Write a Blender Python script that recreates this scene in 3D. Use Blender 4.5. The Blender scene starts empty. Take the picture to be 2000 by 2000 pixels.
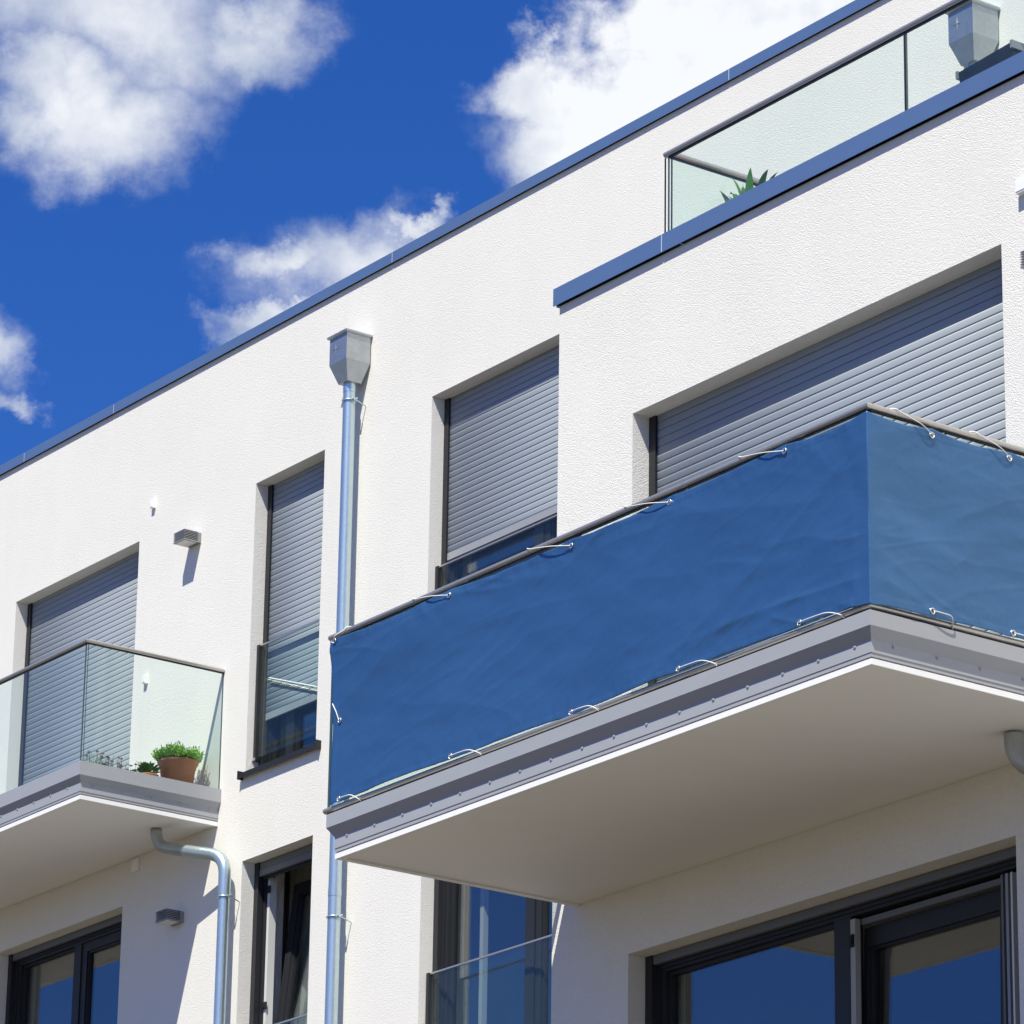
import bpy, bmesh, math, random
from mathutils import Vector, Matrix, noise
random.seed(7)
S = bpy.context.scene
COL = S.collection
OX, OZ = -8.0, 12.5          # building coordinates -> world (ground at world z = 0)

# ------------------------------------------------------------------ camera
F_PX, YAW, PITCH, ROLL = 8564.02, -0.948408, 0.341778, 0.0159646
fw = Vector((math.sin(YAW)*math.cos(PITCH), math.cos(YAW)*math.cos(PITCH), math.sin(PITCH)))
rt = Vector((math.cos(YAW), -math.sin(YAW), 0)); up = rt.cross(fw)
c_, s_ = math.cos(ROLL), math.sin(ROLL)
rt2 = c_*rt + s_*up; up2 = -s_*rt + c_*up
cam_d = bpy.data.cameras.new('camera'); cam = bpy.data.objects.new('camera', cam_d); COL.objects.link(cam)
cam_d.sensor_width = 36; cam_d.lens = F_PX/2000*36; cam_d.clip_end = 6000; cam_d.clip_start = .1
M = Matrix.Identity(4)
for i in range(3):
    M[i][0], M[i][1], M[i][2] = rt2[i], up2[i], -fw[i]
M.translation = Vector((27.861729+OX, -16.038813, -10.904857+OZ))
cam.matrix_world = M
S.camera = cam

# ------------------------------------------------------------------ light, sky, exposure
SUN = Vector((.092, -.150, .278)).normalized()
sun_d = bpy.data.lights.new('sun', 'SUN'); sun_d.energy = 4.4; sun_d.angle = math.radians(.53); sun_d.color = (1, .957, .828)
sun = bpy.data.objects.new('sun', sun_d); COL.objects.link(sun)
sun.rotation_euler = SUN.to_track_quat('Z', 'Y').to_euler(); sun.location = (0, -20, 40)
S.view_settings.view_transform = 'Standard'; S.view_settings.look = 'None'
S.view_settings.gamma = 1; S.view_settings.use_curve_mapping = False
S.view_settings.exposure = 0.59
SKY_STRENGTH = .10

W = bpy.data.worlds.new('World'); S.world = W; W.use_nodes = True
nt = W.node_tree; N = nt.nodes; L = nt.links
for n in list(N): N.remove(n)

class NB:                                     # tiny node builder
    def __init__(s, tree): s.t = tree
    def new(s, typ, **kw):
        n = s.t.nodes.new(typ)
        for k, v in kw.items(): setattr(n, k, v)
        return n
    def put(s, sock, v):
        if isinstance(v, bpy.types.NodeSocket): s.t.links.new(v, sock)
        elif isinstance(v, (tuple, list, Vector)):
            sock.default_value = tuple(v) if len(v) == len(sock.default_value) else tuple(v)+(1,)
        else: sock.default_value = v
    def m(s, op, *a, clamp=False):
        n = s.new('ShaderNodeMath', operation=op); n.use_clamp = clamp
        for i, v in enumerate(a): s.put(n.inputs[i], v)
        return n.outputs[0]
    def v(s, op, *a):
        n = s.new('ShaderNodeVectorMath', operation=op)
        for i, v in enumerate(a): s.put(n.inputs[i], v)
        return n.outputs['Value'] if op in ('DOT_PRODUCT', 'LENGTH') else n.outputs[0]
    def noise(s, vec, scale, detail=2., rough=.5, dist=0.):
        n = s.new('ShaderNodeTexNoise'); s.put(n.inputs['Vector'], vec)
        n.inputs['Scale'].default_value = scale; n.inputs['Detail'].default_value = detail
        n.inputs['Roughness'].default_value = rough; n.inputs['Distortion'].default_value = dist
        return n.outputs[0]
    def ss(s, v, a, b):                       # smoothstep a..b
        n = s.new('ShaderNodeMapRange', interpolation_type='SMOOTHSTEP')
        s.put(n.inputs[0], v); s.put(n.inputs[1], a); s.put(n.inputs[2], b)
        return n.outputs[0]
    def mix(s, f, a, b, blend='MIX'):
        n = s.new('ShaderNodeMix', data_type='RGBA', blend_type=blend)
        s.put(n.inputs[0], f); s.put(n.inputs[6], a); s.put(n.inputs[7], b)
        return n.outputs[2]

b = NB(nt)
sky = b.new('ShaderNodeTexSky', sky_type='NISHITA', sun_disc=False)
sky.sun_elevation = math.asin(SUN.z); sky.sun_rotation = math.atan2(SUN.x, SUN.y)
sky.air_density = 1.0; sky.dust_density = .35; sky.ozone_density = 4.0; sky.altitude = 300
geo = b.new('ShaderNodeNewGeometry')
D = b.v('SCALE', geo.outputs['Incoming'], ); D.node.inputs['Scale'].default_value = -1.0
hs = b.new('ShaderNodeHueSaturation'); hs.inputs['Saturation'].default_value = 1.30; hs.inputs['Value'].default_value = .60; b.put(hs.inputs['Color'], sky.outputs[0])
skycol = b.mix(1.0, hs.outputs[0], (.82, .90, 1.42), 'MULTIPLY')
# cloud bank: positions on a plane touching the sky sphere in the direction fw (a fixed piece of sky)
df = b.v('DOT_PRODUCT', D, fw)
K = F_PX/1000
pa = b.m('MULTIPLY', b.m('DIVIDE', b.v('DOT_PRODUCT', D, rt2), b.m('MAXIMUM', df, .05)), K)
pb = b.m('MULTIPLY', b.m('DIVIDE', b.v('DOT_PRODUCT', D, up2), b.m('MAXIMUM', df, .05)), K)
cx = b.new('ShaderNodeCombineXYZ'); b.put(cx.inputs[0], pa); b.put(cx.inputs[1], pb)
P = cx.outputs[0]
warp = b.new('ShaderNodeTexNoise'); b.put(warp.inputs['Vector'], P); warp.inputs['Scale'].default_value = 3.4; warp.inputs['Detail'].default_value = 7; warp.inputs['Roughness'].default_value = .62
wv = b.v('SCALE', b.v('SUBTRACT', warp.outputs['Color'], (.5, .5, .5))); wv.node.inputs['Scale'].default_value = .42
PW = b.v('ADD', P, wv)
BLOBS = [  # centre u, v and radii of the cloud masses in thousandths of the bank
    (230, 20, 400, 190), (210, 195, 235, 160), (490, 40, 190, 130), (90, 170, 170, 120),
    (1230, 250, 270, 235), (1420, 60, 270, 150), (1030, 170, 125, 120), (1700, 150, 420, 420), (1150, 330, 220, 160),
    (690, 540, 235, 135), (550, 650, 150, 50), (560, 520, 120, 70), (815, 445, 80, 32),
    (-40, 640, 140, 110), (0, 760, 70, 40)]
dens = None
for (u, v, ru, rv) in BLOBS:
    q = b.v('SUBTRACT', PW, ((u-1000)/1000, (1000-v)/1000, 0))
    q = b.v('MULTIPLY', q, (1000/ru, 1000/rv, 0))
    d = b.m('SUBTRACT', 1.0, b.v('LENGTH', q))
    dens = d if dens is None else b.m('MAXIMUM', dens, d)
n1 = b.noise(P, 4.6, 9, .565)
dens = b.m('MAXIMUM', dens, -1.0)
dl = b.m('ADD', dens, b.m('MULTIPLY', b.m('SUBTRACT', n1, .5), b.m('ADD', 1.0, b.m('MULTIPLY', b.ss(pa, -.15, .0), .55))))
alpha = b.ss(dl, -.16, b.m('SUBTRACT', .95, b.m('MULTIPLY', b.ss(pa, -.1, .1), .58)))
alpha = b.m('MULTIPLY', alpha, b.ss(df, .955, .975))
# the rest of the sky carries clouds of the same kind
ng = b.noise(b.v('MULTIPLY', D, (1, 1, 1.9)), 2.6, 9, .56)
# the white bank at the right of the view goes on behind the building; the sky across the street is clear
bank = b.ss(b.v('DOT_PRODUCT', D, Vector((.72, .615, .33)).normalized()), .45, .85)
clear = b.ss(b.v('DOT_PRODUCT', D, Vector((-.72, -.615, .33)).normalized()), .70, .93)
ng = b.m('SUBTRACT', b.m('ADD', ng, b.m('MULTIPLY', bank, .16)), b.m('MULTIPLY', clear, .2))
alg = b.m('MULTIPLY', b.ss(ng, .545, .66), b.m('SUBTRACT', 1.0, b.ss(df, .94, .965)))
al = b.m('MAXIMUM', alpha, alg)
# thick parts of a cloud are greyer, thin sunlit parts whiter
n2 = b.noise(b.v('ADD', P, (3.1, 1.7, 0)), 2.4, 7, .55)
n3 = b.noise(b.v('ADD', P, (-.03, -.05, 0)), 4.6, 6, .565)
relief = b.m('MULTIPLY', b.m('SUBTRACT', n3, n1), 1.5)
bright = b.m('ADD', b.m('ADD', b.m('MULTIPLY', b.ss(n2, .34, .60), .72), relief), b.m('MULTIPLY', b.ss(pa, .0, .25), .9), clamp=True)
CLOUD_W, CLOUD_G = (6.3, 6.45, 6.7), (3.2, 3.7, 4.7)
cc = b.mix(bright, CLOUD_G, CLOUD_W)
fin = b.mix(al, skycol, cc)
bg = b.new('ShaderNodeBackground'); b.put(bg.inputs[0], fin); bg.inputs[1].default_value = SKY_STRENGTH
wo = b.new('ShaderNodeOutputWorld'); L.new(bg.outputs[0], wo.inputs[0])

# ------------------------------------------------------------------ materials
def mat(name, col, rough=.5, metal=0., spec=.5, bump=None, vary=None, coat=0.):
    m = bpy.data.materials.new(name); m.use_nodes = True; t = m.node_tree; q = NB(t)
    p = t.nodes['Principled BSDF']
    p.inputs['Base Color'].default_value = (*col, 1); p.inputs['Roughness'].default_value = rough
    p.inputs['Metallic'].default_value = metal; p.inputs['Specular IOR Level'].default_value = spec
    p.inputs['Coat Weight'].default_value = coat
    tc = q.new('ShaderNodeNewGeometry').outputs['Position']
    if vary:                                   # list of (scale, amount, stretch)
        c = None
        for sc, amt, st in vary:
            n = q.noise(q.v('MULTIPLY', tc, st), sc, 5, .6)
            f = q.m('ADD', 1.0, q.m('MULTIPLY', q.m('SUBTRACT', n, .5), 2*amt))
            c = f if c is None else q.m('MULTIPLY', c, f)
        sc = q.v('SCALE', (*col,)); t.links.new(c, sc.node.inputs['Scale']); t.links.new(sc, p.inputs['Base Color'])
    if bump:                                   # list of (scale, detail, distance)
        h = None
        for scl, det, dist in bump:
            n = q.m('MULTIPLY', q.noise(tc, scl, det, .55), dist)
            h = n if h is None else q.m('ADD', h, n)
        bn = q.new('ShaderNodeBump'); bn.inputs['Distance'].default_value = 1.0; bn.inputs['Strength'].default_value = 1.0
        t.links.new(h, bn.inputs['Height']); t.links.new(bn.outputs[0], p.inputs['Normal'])
    return m

def glass(name, tint, f0, grime=.0):
    m = bpy.data.materials.new(name); m.use_nodes = True; t = m.node_tree; q = NB(t)
    t.nodes.remove(t.nodes['Principled BSDF']); out = [n for n in t.nodes if n.type == 'OUTPUT_MATERIAL'][0]
    g = q.new('ShaderNodeNewGeometry')
    co = q.m('ABSOLUTE', q.v('DOT_PRODUCT', g.outputs['Incoming'], g.outputs['Normal']))
    fr = q.m('ADD', f0, q.m('MULTIPLY', q.m('POWER', q.m('SUBTRACT', 1.0, co, clamp=True), 5.0), .9), clamp=True)
    tr = q.new('ShaderNodeBsdfTransparent'); q.put(tr.inputs[0], tint)
    gl = q.new('ShaderNodeBsdfGlossy'); gl.inputs['Roughness'].default_value = .01; q.put(gl.inputs[0], (1, 1, 1))
    mx = q.new('ShaderNodeMixShader'); q.put(mx.inputs[0], fr); t.links.new(tr.outputs[0], mx.inputs[1]); t.links.new(gl.outputs[0], mx.inputs[2])
    res = mx.outputs[0]
    if grime:
        df_ = q.new('ShaderNodeBsdfDiffuse'); q.put(df_.inputs[0], (.7, .85, .8))
        nn = q.noise(g.outputs['Position'], 2.5, 4)
        m2 = q.new('ShaderNodeMixShader'); q.put(m2.inputs[0], q.m('MULTIPLY', nn, grime)); t.links.new(res, m2.inputs[1]); t.links.new(df_.outputs[0], m2.inputs[2]); res = m2.outputs[0]
    t.links.new(res, out.inputs[0])
    return m

MT = dict(
    stucco=mat('white_stucco', (.80, .782, .737), .95, spec=.2, bump=[(150, 3, .0046), (52, 2, .0015)], vary=[(.55, .05, (1, 1, 1)), (90, .09, (1, 1, 1)), (5, .022, (1, 1, .07)), (2.0, .03, (1, 1, 1))]),
    soffit=mat('white_plaster', (.80, .78, .745), .9, spec=.2, bump=[(60, 2, .0006)], vary=[(.9, .05, (1, 1, 1)), (6, .02, (1, 1, 1))]),
    coping=mat('blue_coated_metal', (.085, .15, .31), .45, spec=.5, vary=[(3, .05, (1, 1, 1))]),
    seam=mat('pale_joint', (.62, .66, .72), .5),
    fascia=mat('grey_coated_metal', (.36, .37, .385), .30, spec=.6, vary=[(2.2, .06, (1, 1, 3)), (25, .03, (1, 1, 1))]),
    white=mat('white_trim', (.86, .86, .85), .6, vary=[(6, .04, (1, 1, 1))]),
    shutter=mat('silver_shutter', (.30, .34, .39), .6, metal=.05, spec=.3, vary=[(5, .06, (.25, 1, 6))]),
    shutter_bar=mat('shutter_bar', (.36, .375, .39), .4, metal=.2),
    bar_dark=mat('grey_shutter_bar', (.13, .132, .135), .45),
    dark=mat('anthracite_aluminium', (.021, .022, .026), .48, spec=.35, vary=[(9, .08, (1, 1, .3))]),
    bar_light=mat('pale_grey_trim', (.36, .36, .34), .5),
    black=mat('black_rubber', (.012, .012, .013), .7),
    steel=mat('brushed_steel', (.56, .53, .48), .34, metal=.75, vary=[(14, .06, (1, 1, 1))]),
    zinc=mat('galvanised_zinc', (.55, .66, .68), .34, metal=.85, vary=[(38, .09, (1, 1, 1)), (6, .08, (1, 1, .6))], bump=[(45, 2, .0008)]),
    zincd=mat('weathered_zinc', (.44, .47, .48), .42, metal=.8, vary=[(9, .22, (1, 1, 1)), (45, .12, (1, 1, 1))], bump=[(9, 3, .004)]),
    lamp=mat('lamp_metal', (.30, .305, .315), .45, metal=.4),
    opal=mat('opal_panel', (.74, .72, .68), .5),
    plastic=mat('white_plastic', (.88, .88, .87), .4),
    terra=mat('terracotta_plastic', (.47, .17, .075), .5, vary=[(9, .1, (1, 1, 1)), (40, .05, (1, 1, 3))]),
    orange=mat('orange_clay', (.5, .15, .04), .6),
    soil=mat('soil', (.03, .02, .013), .95),
    leaf=mat('leaf_fresh', (.25, .52, .03), .45, vary=[(28, .5, (1, 1, 1))]),
    leafd=mat('leaf_dark', (.055, .18, .024), .42, vary=[(20, .4, (1, 1, 1))]),
    stalk=mat('chive_stalk', (.09, .17, .10), .6, vary=[(30, .3, (1, 1, 1))]),
    flower=mat('faded_flower', (.30, .20, .20), .9, vary=[(60, .4, (1, 1, 1))]),
    cord=mat('white_cord_and_reflection', (.80, .79, .75), .8),  # banner cords, and the painted reflection in the narrow upper window
    eyelet=mat('eyelet_metal', (.72, .72, .72), .25, metal=.9),
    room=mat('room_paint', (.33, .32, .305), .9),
    curtain=mat('curtain_cloth', (.34, .36, .35), .9, vary=[(14, .3, (1, 1, .02))]),
    liner=mat('white_window_liner', (.66, .665, .66), .4),
    roofing=mat('roof_gravel', (.22, .21, .2), .95),
    planter=mat('dark_plastic', (.012, .015, .019), .42),
    ground=mat('pale_paving', (.074, .060, .036), .9, vary=[(.15, .25, (1, 1, 1)), (2.5, .1, (1, 1, 1))]),
    edge=mat('green_glass_edge', (.05, .10, .11), .15, spec=.8),
    glass=glass('balcony_glass', (.945, .988, .968), .022, .010),
    pane=glass('window_glass', (.84, .88, .87), .13),
)
def cloth():
    m = mat('blue_banner_fabric', (.054, .150, .310), .36, spec=.45, metal=.5, bump=[(8, 6, .0042), (60, 3, .0006)], vary=[(1.6, .07, (1, 1, 1.5))])
    m.node_tree.nodes['Principled BSDF'].inputs['Sheen Weight'].default_value = .0
    return m
MT['cloth'] = cloth()

# ------------------------------------------------------------------ geometry helpers
ORG = {}
def V(x, y, z): return Vector((x+OX, y, z+OZ))
class MB:
    """collects shapes in building coordinates; build() makes ONE mesh object"""
    def __init__(s): s.v = []; s.f = []; s.mi = []; s.cur = 0; s.smooth = []
    def add(s, vs, fs, smooth=False):
        o = len(s.v); s.v += [V(*p) for p in vs]
        for f in fs: s.f.append([o+i for i in f]); s.mi.append(s.cur); s.smooth.append(smooth)
        return s
    def box(s, x0, x1, y0, y1, z0, z1):
        return s.add([(x0,y0,z0),(x1,y0,z0),(x1,y1,z0),(x0,y1,z0),(x0,y0,z1),(x1,y0,z1),(x1,y1,z1),(x0,y1,z1)],
              [(0,3,2,1),(4,5,6,7),(0,1,5,4),(1,2,6,5),(2,3,7,6),(3,0,4,7)])
    def prism(s, prof, ends):
        """closed profile (list of 2-tuples) placed by two functions -> 3d points"""
        n = len(prof); a = [ends[0](p) for p in prof]; c = [ends[1](p) for p in prof]
        return s.add(a+c, [(i, (i+1) % n, n+(i+1) % n, n+i) for i in range(n)]+[tuple(range(n-1, -1, -1)), tuple(range(n, 2*n))])
    def tube(s, pts, r, n=12, cap=True, closed=False, ry=None):
        pts = [Vector(p) for p in pts]; rings = []; k = len(pts); nrm = None
        for i, p in enumerate(pts):
            if closed: t = (pts[(i+1) % k]-pts[i-1]).normalized()
            else: t = (pts[min(i+1, k-1)]-pts[max(i-1, 0)]).normalized()
            if nrm is None:
                h = Vector((0, 0, 1)) if abs(t.z) < .9 else Vector((1, 0, 0)); nrm = (h-t*h.dot(t)).normalized()
            else: nrm = (nrm-t*nrm.dot(t)).normalized()
            bi = t.cross(nrm); rr = r[i] if isinstance(r, (list, tuple)) else r
            rings.append([p+nrm*math.cos(2*math.pi*j/n)*rr*(ry or 1)+bi*math.sin(2*math.pi*j/n)*rr for j in range(n)])
        vs = [v for g in rings for v in g]; fs = []
        for i in range(k if closed else k-1):
            a, c = i*n, ((i+1) % k)*n
            fs += [(a+j, a+(j+1) % n, c+(j+1) % n, c+j) for j in range(n)]
        s.add(vs, fs, True)
        if cap and not closed:
            o = len(s.v)
            s.add(rings[0], [tuple(range(n-1, -1, -1))]); s.add(rings[-1], [tuple(range(n))])
        return s
    def lathe(s, cx, cy, prof, n=28):
        vs = [(cx+r*math.cos(2*math.pi*j/n), cy+r*math.sin(2*math.pi*j/n), z) for r, z in prof for j in range(n)]
        fs = [(i*n+j, i*n+(j+1) % n, (i+1)*n+(j+1) % n, (i+1)*n+j) for i in range(len(prof)-1) for j in range(n)]
        return s.add(vs, fs, True)
    def build(s, name, mats, parent=None, origin=None):
        mats = mats if isinstance(mats, list) else [mats]
        po = ORG[parent.name] if parent else Vector((0, 0, 0))
        if origin is None:
            if parent: org = po.copy()
            else:
                n = len(s.v); org = Vector((sum(v.x for v in s.v)/n, sum(v.y for v in s.v)/n, min(v.z for v in s.v)))
        else: org = V(*origin)
        me = bpy.data.meshes.new(name); me.from_pydata([v-org for v in s.v], [], s.f)
        for m in mats: me.materials.append(MT[m])
        me.polygons.foreach_set('material_index', s.mi); me.polygons.foreach_set('use_smooth', s.smooth); me.update()
        return link(name, me, parent, org)
def link(name, me, parent, org):
    o = bpy.data.objects.new(name, me); COL.objects.link(o)
    po = ORG[parent.name] if parent else Vector((0, 0, 0))
    o.location = org-po
    if parent: o.parent = parent
    ORG[o.name] = org
    return o
def thing(name, label, cat, at, group=None):
    o = link(name, None, None, V(*at)); o.empty_display_size = .1
    return tag(o, label, cat, group)
def tag(o, label, cat, group=None):
    o['label'] = label; o['category'] = cat
    if group: o['group'] = group
    return o
def struct(o): o['kind'] = 'structure'; return o
def arc(c, a, e, n=6):
    """rounded corner at c between points a and e (quadratic)"""
    a, c, e = Vector(a), Vector(c), Vector(e)
    return [a*(1-t)**2+c*2*t*(1-t)+e*t*t for t in [i/n for i in range(n+1)]]
def bend(pts, rad, n=6):
    pts = [Vector(p) for p in pts]; out = [pts[0]]
    for i in range(1, len(pts)-1):
        p = pts[i]; d0 = (pts[i-1]-p).normalized(); d1 = (pts[i+1]-p).normalized()
        out += arc(p, p+d0*rad, p+d1*rad, n)
    return out+[pts[-1]]

# ------------------------------------------------------------------ ground
g = MB(); g.add([(-2000, -2000, -12.5), (2000, -2000, -12.5), (2000, 2000, -12.5), (-2000, 2000, -12.5)], [(0, 1, 2, 3)])
struct(g.build('ground', 'ground', origin=(8, 0, -12.5)))

# ------------------------------------------------------------------ the building
YB = -3.239; XB = 10.429; ST = 2.85
HOUSE = thing('apartment_building', 'white rendered apartment block with stepped front bay, blue roof edging and grey roller shutters', 'building', (6, 0, -12.5))
RV = .105                                                   # depth of the window reveals
W_MAIN = {'A': (-1.203, .666, -2.20, 0.), 'B': (2.297, 3.204, -2.215, 0.), 'C': (4.539, 6.62, -2.215, 0.),
          'LA': (-1.203, .664, -5.06, -ST), 'LB': (2.297, 3.204, -5.06, -ST), 'LC': (4.539, 6.62, -5.06, -ST)}
W_BAY = {'D': (11.075, 13.897, -5.06, -ST), 'LD': (11.066, 13.897, -7.91, -2*ST)}
def wall(x0, x1, z0, z1, y, ops, dep=.36):
    m = MB(); xs = sorted({x0, x1, *[o[0] for o in ops], *[o[1] for o in ops]}); zs = sorted({z0, z1, *[o[2] for o in ops], *[o[3] for o in ops]})
    for i in range(len(xs)-1):
        for j in range(len(zs)-1):
            xm, zm = (xs[i]+xs[i+1])/2, (zs[j]+zs[j+1])/2
            if any(o[0] < xm < o[1] and o[2] < zm < o[3] for o in ops): continue
            a, c, e, f = xs[i], xs[i+1], zs[j], zs[j+1]
            m.add([(a, y, e), (c, y, e), (c, y, f), (a, y, f)], [(0, 1, 2, 3)])
            m.add([(a, y+dep, e), (c, y+dep, e), (c, y+dep, f), (a, y+dep, f)], [(3, 2, 1, 0)])
    for o in ops:
        a, c, e, f = o
        p = [(a, y, e), (c, y, e), (c, y, f), (a, y, f)]; q = [(X, y+dep, Z) for X, _, Z in p]
        m.add(p+q, [(0, 4, 5, 1), (1, 5, 6, 2), (2, 6, 7, 3), (3, 7, 4, 0)])
    return m
wall(-9, 20, -12.5, 1.17, 0, list(W_MAIN.values())).build('wall', 'stucco', HOUSE)
bw = wall(XB, 20, -12.5, -2.047, YB, list(W_BAY.values()))
bw.add([(XB, YB, -12.5), (XB, 0, -12.5), (XB, 0, -2.047), (XB, YB, -2.047)], [(0, 1, 2, 3)])      # left flank of the bay
bw.add([(20, YB, -12.5), (20, 0, -12.5), (20, 0, -2.047), (20, YB, -2.047)], [(3, 2, 1, 0)])
bw.build('wall', 'stucco', HOUSE)
r = MB(); r.box(-9, 20, .36, 12, .9, 1.0); r.build('roof', 'roofing', HOUSE)
r = MB(); r.box(-9, 20, 11.7, 12, -12.5, 1.2); r.box(-9.3, -9, 0, 12, -12.5, 1.2); r.box(20, 20.3, YB, 12, -12.5, 1.2); r.build('wall', 'stucco', HOUSE)
r = MB(); r.box(XB+.02, 19.98, YB+.3, -.004, -2.35, -2.25); r.build('terrace_floor', 'roofing', HOUSE)
r = MB(); r.box(XB+.003, 19.98, YB+.003, YB+.30, -2.35, -2.05); r.box(XB+.003, XB+.3, YB+.301, -.004, -2.249, -2.05); r.build('parapet', 'stucco', HOUSE)

def coping(seams, yf, yb, zt, zb, xl, xr):
    xs = [xl]+seams+[xr]
    for i in range(len(xs)-1):
        a = xs[i]+(.004 if i else 0); c = xs[i+1]-(.004 if i < len(xs)-2 else 0)
        prof = [(yf, zb), (yf, zt), (yb, zt-.02), (yb, zb), (yb-.004, zb), (yb-.004, zt-.03), (yf+.02, zt-.012), (yf+.02, zb+.014), (yf+.003, zb+.010), (yf+.003, zb)]
        m = MB(); m.prism(prof, (lambda p, a=a: (a, p[0], p[1]), lambda p, c=c: (c, p[0], p[1])))
        m.build('coping_piece', 'coping', HOUSE)
        if i:
            j = MB(); x = xs[i]; j.box(x-.012, x+.012, yf+.002, yf+.006, zb+.004, zt-.004); j.build('coping_joint', 'seam', HOUSE)
coping([-3.58+.003, -1.168, .215, 4.03, 7.85, 11.66, 15.47], -.022, .40, 1.247, 1.166, -9, 20)
coping([11.345, 15.16], YB-.027, YB+.33, -1.947, -2.047, XB-.024, 20)
m = MB(); m.box(XB-.0235, XB-.002, YB-.006, -.004, -2.046, -1.960); m.box(XB-.0015, XB+.33, YB+.332, -.004, -2.046, -1.960); m.build('coping_piece', 'coping', HOUSE)

# --- windows and shutters
SLAT = .045
def rails(s, x0, x1, y, zbot, zt, gw=.055):
    for a, c in ((x0+.002, x0+gw), (x1-gw, x1-.002)):
        m = MB(); m.prism([(a, y+RV), (c, y+RV), (c, y+RV+.045), (a, y+RV+.045)], (lambda p: (*p, zbot), lambda p: (*p, zt-.002))); m.build('guide_rail', 'dark', s)
def shutter(x0, x1, y, zt, zbot, zback, label=None):
    """roller shutter: guide rails, bottom bar and one object per slat"""
    m = MB()
    gw = .055
    m.box(x0+gw, x1-gw, y+RV+.034, y+RV+.040, zback, zt-.002)
    s = m.build('roller_shutter', 'dark', HOUSE, origin=((x0+x1)/2, y+RV, zbot))
    rails(s, x0, x1, y, zbot, zt)
    if label: s['label'] = label
    return s
def slats(s, x0, x1, y, zt, z_end, bar=.055):
    gw = .058; ys = y+RV+.012; a, c = x0+gw, x1-gw; h = SLAT-.0024
    pr = [(.007, 0), (.0012, .0003), (.0004, .007), (0, .016), (.0001, .026), (.0005, .034), (.0013, h-.0003), (.007, h)]
    pr = [(yy+ys, zz) for yy, zz in pr]
    m = MB(); m.prism(pr, (lambda p: (a, p[0], p[1]), lambda p: (c, p[0], p[1])))
    m.smooth = [False]+[True]*(len(m.f)-5)+[False]*4
    me = None; z = z_end+bar
    if bar:
        bb = MB(); bb.box(a, c, ys-.001, ys+.018, z_end, z_end+bar-.003); bb.build('bottom_bar', 'shutter_bar', s)
    z0 = z
    first = None
    while z < zt-.004:
        if first is None:
            first = m.build('slat', 'shutter', s, origin=((a+c)/2, ys, 0)); first.location.z = z+OZ-ORG[s.name].z
        else:
            o = first.copy(); COL.objects.link(o); o.parent = s; o.location.z = z+OZ-ORG[s.name].z
        z += SLAT
def rect_frame(m, x0, x1, y0, y1, z0, z1, w, wb=None):
    m.box(x0, x0+w, y0, y1, z0, z1); m.box(x1-w, x1, y0, y1, z0, z1)
    m.box(x0+w, x1-w, y0, y1, z1-w, z1); m.box(x0+w, x1-w, y0, y1, z0, z0+(wb or w))
def window(x0, x1, y, z0, z1, splits, label=None, kinds=('fixed',), room=True, fw_=.07, ft=.045, mw=.05, ww=.06):
    """frame = part; panes, sashes = sub-parts; kinds per light: fixed, sash or None (built by hand)"""
    yf = y+RV+.05
    m = MB(); a, c, lo, hi = x0+.002, x1-.002, z0+.002, z1-.002
    m.box(a, a+fw_, yf, yf+.08, lo, hi); m.box(c-fw_, c, yf, yf+.08, lo, hi); m.box(a+fw_, c-fw_, yf, yf+.08, hi-ft, hi); m.box(a+fw_, c-fw_, yf, yf+.08, lo, lo+.08)
    m.box(a-.0005, a+fw_-.03, yf-.012, yf-.0005, lo, hi-ft+.02)
    for sx in splits: m.box(sx-mw, sx+mw, yf+.002, yf+.078, lo+.08, hi-ft)
    f = m.build('window', 'dark', HOUSE, origin=((x0+x1)/2, yf, z0))
    if label: f['label'] = label
    e = [a+fw_]+[v for sx in splits for v in (sx-mw, sx+mw)]+[c-fw_]
    for i in range(0, len(e), 2):
        k = kinds[i//2]
        if k is None: continue
        p, q, l2, h2 = e[i]+.001, e[i+1]-.001, lo+.081, hi-ft-.001
        w = .016
        if k == 'sash':
            sm = MB(); rect_frame(sm, p+.002, q-.002, yf+.012, yf+.072, l2, h2, ww); sm.build('sash', 'dark', f); p += ww+.003; q -= ww+.003; l2 += ww; h2 -= ww
        sm = MB(); rect_frame(sm, p, q, yf+.024, yf+.062, l2, h2, w); sm.build('glazing_bead', 'dark', f)
        pm = MB(); pm.box(p+w-.006, q-w+.006, yf+.042, yf+.050, l2+w-.006, h2-w+.006); pm.build('pane', 'pane', f)
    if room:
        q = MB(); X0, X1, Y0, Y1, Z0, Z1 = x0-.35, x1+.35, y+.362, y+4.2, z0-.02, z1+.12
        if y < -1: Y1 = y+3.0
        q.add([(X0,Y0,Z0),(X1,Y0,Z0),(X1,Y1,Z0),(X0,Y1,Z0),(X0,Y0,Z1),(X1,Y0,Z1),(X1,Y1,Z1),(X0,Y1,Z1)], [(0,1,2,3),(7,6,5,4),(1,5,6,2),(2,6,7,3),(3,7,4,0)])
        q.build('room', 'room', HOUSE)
    return f

y = 0
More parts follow.
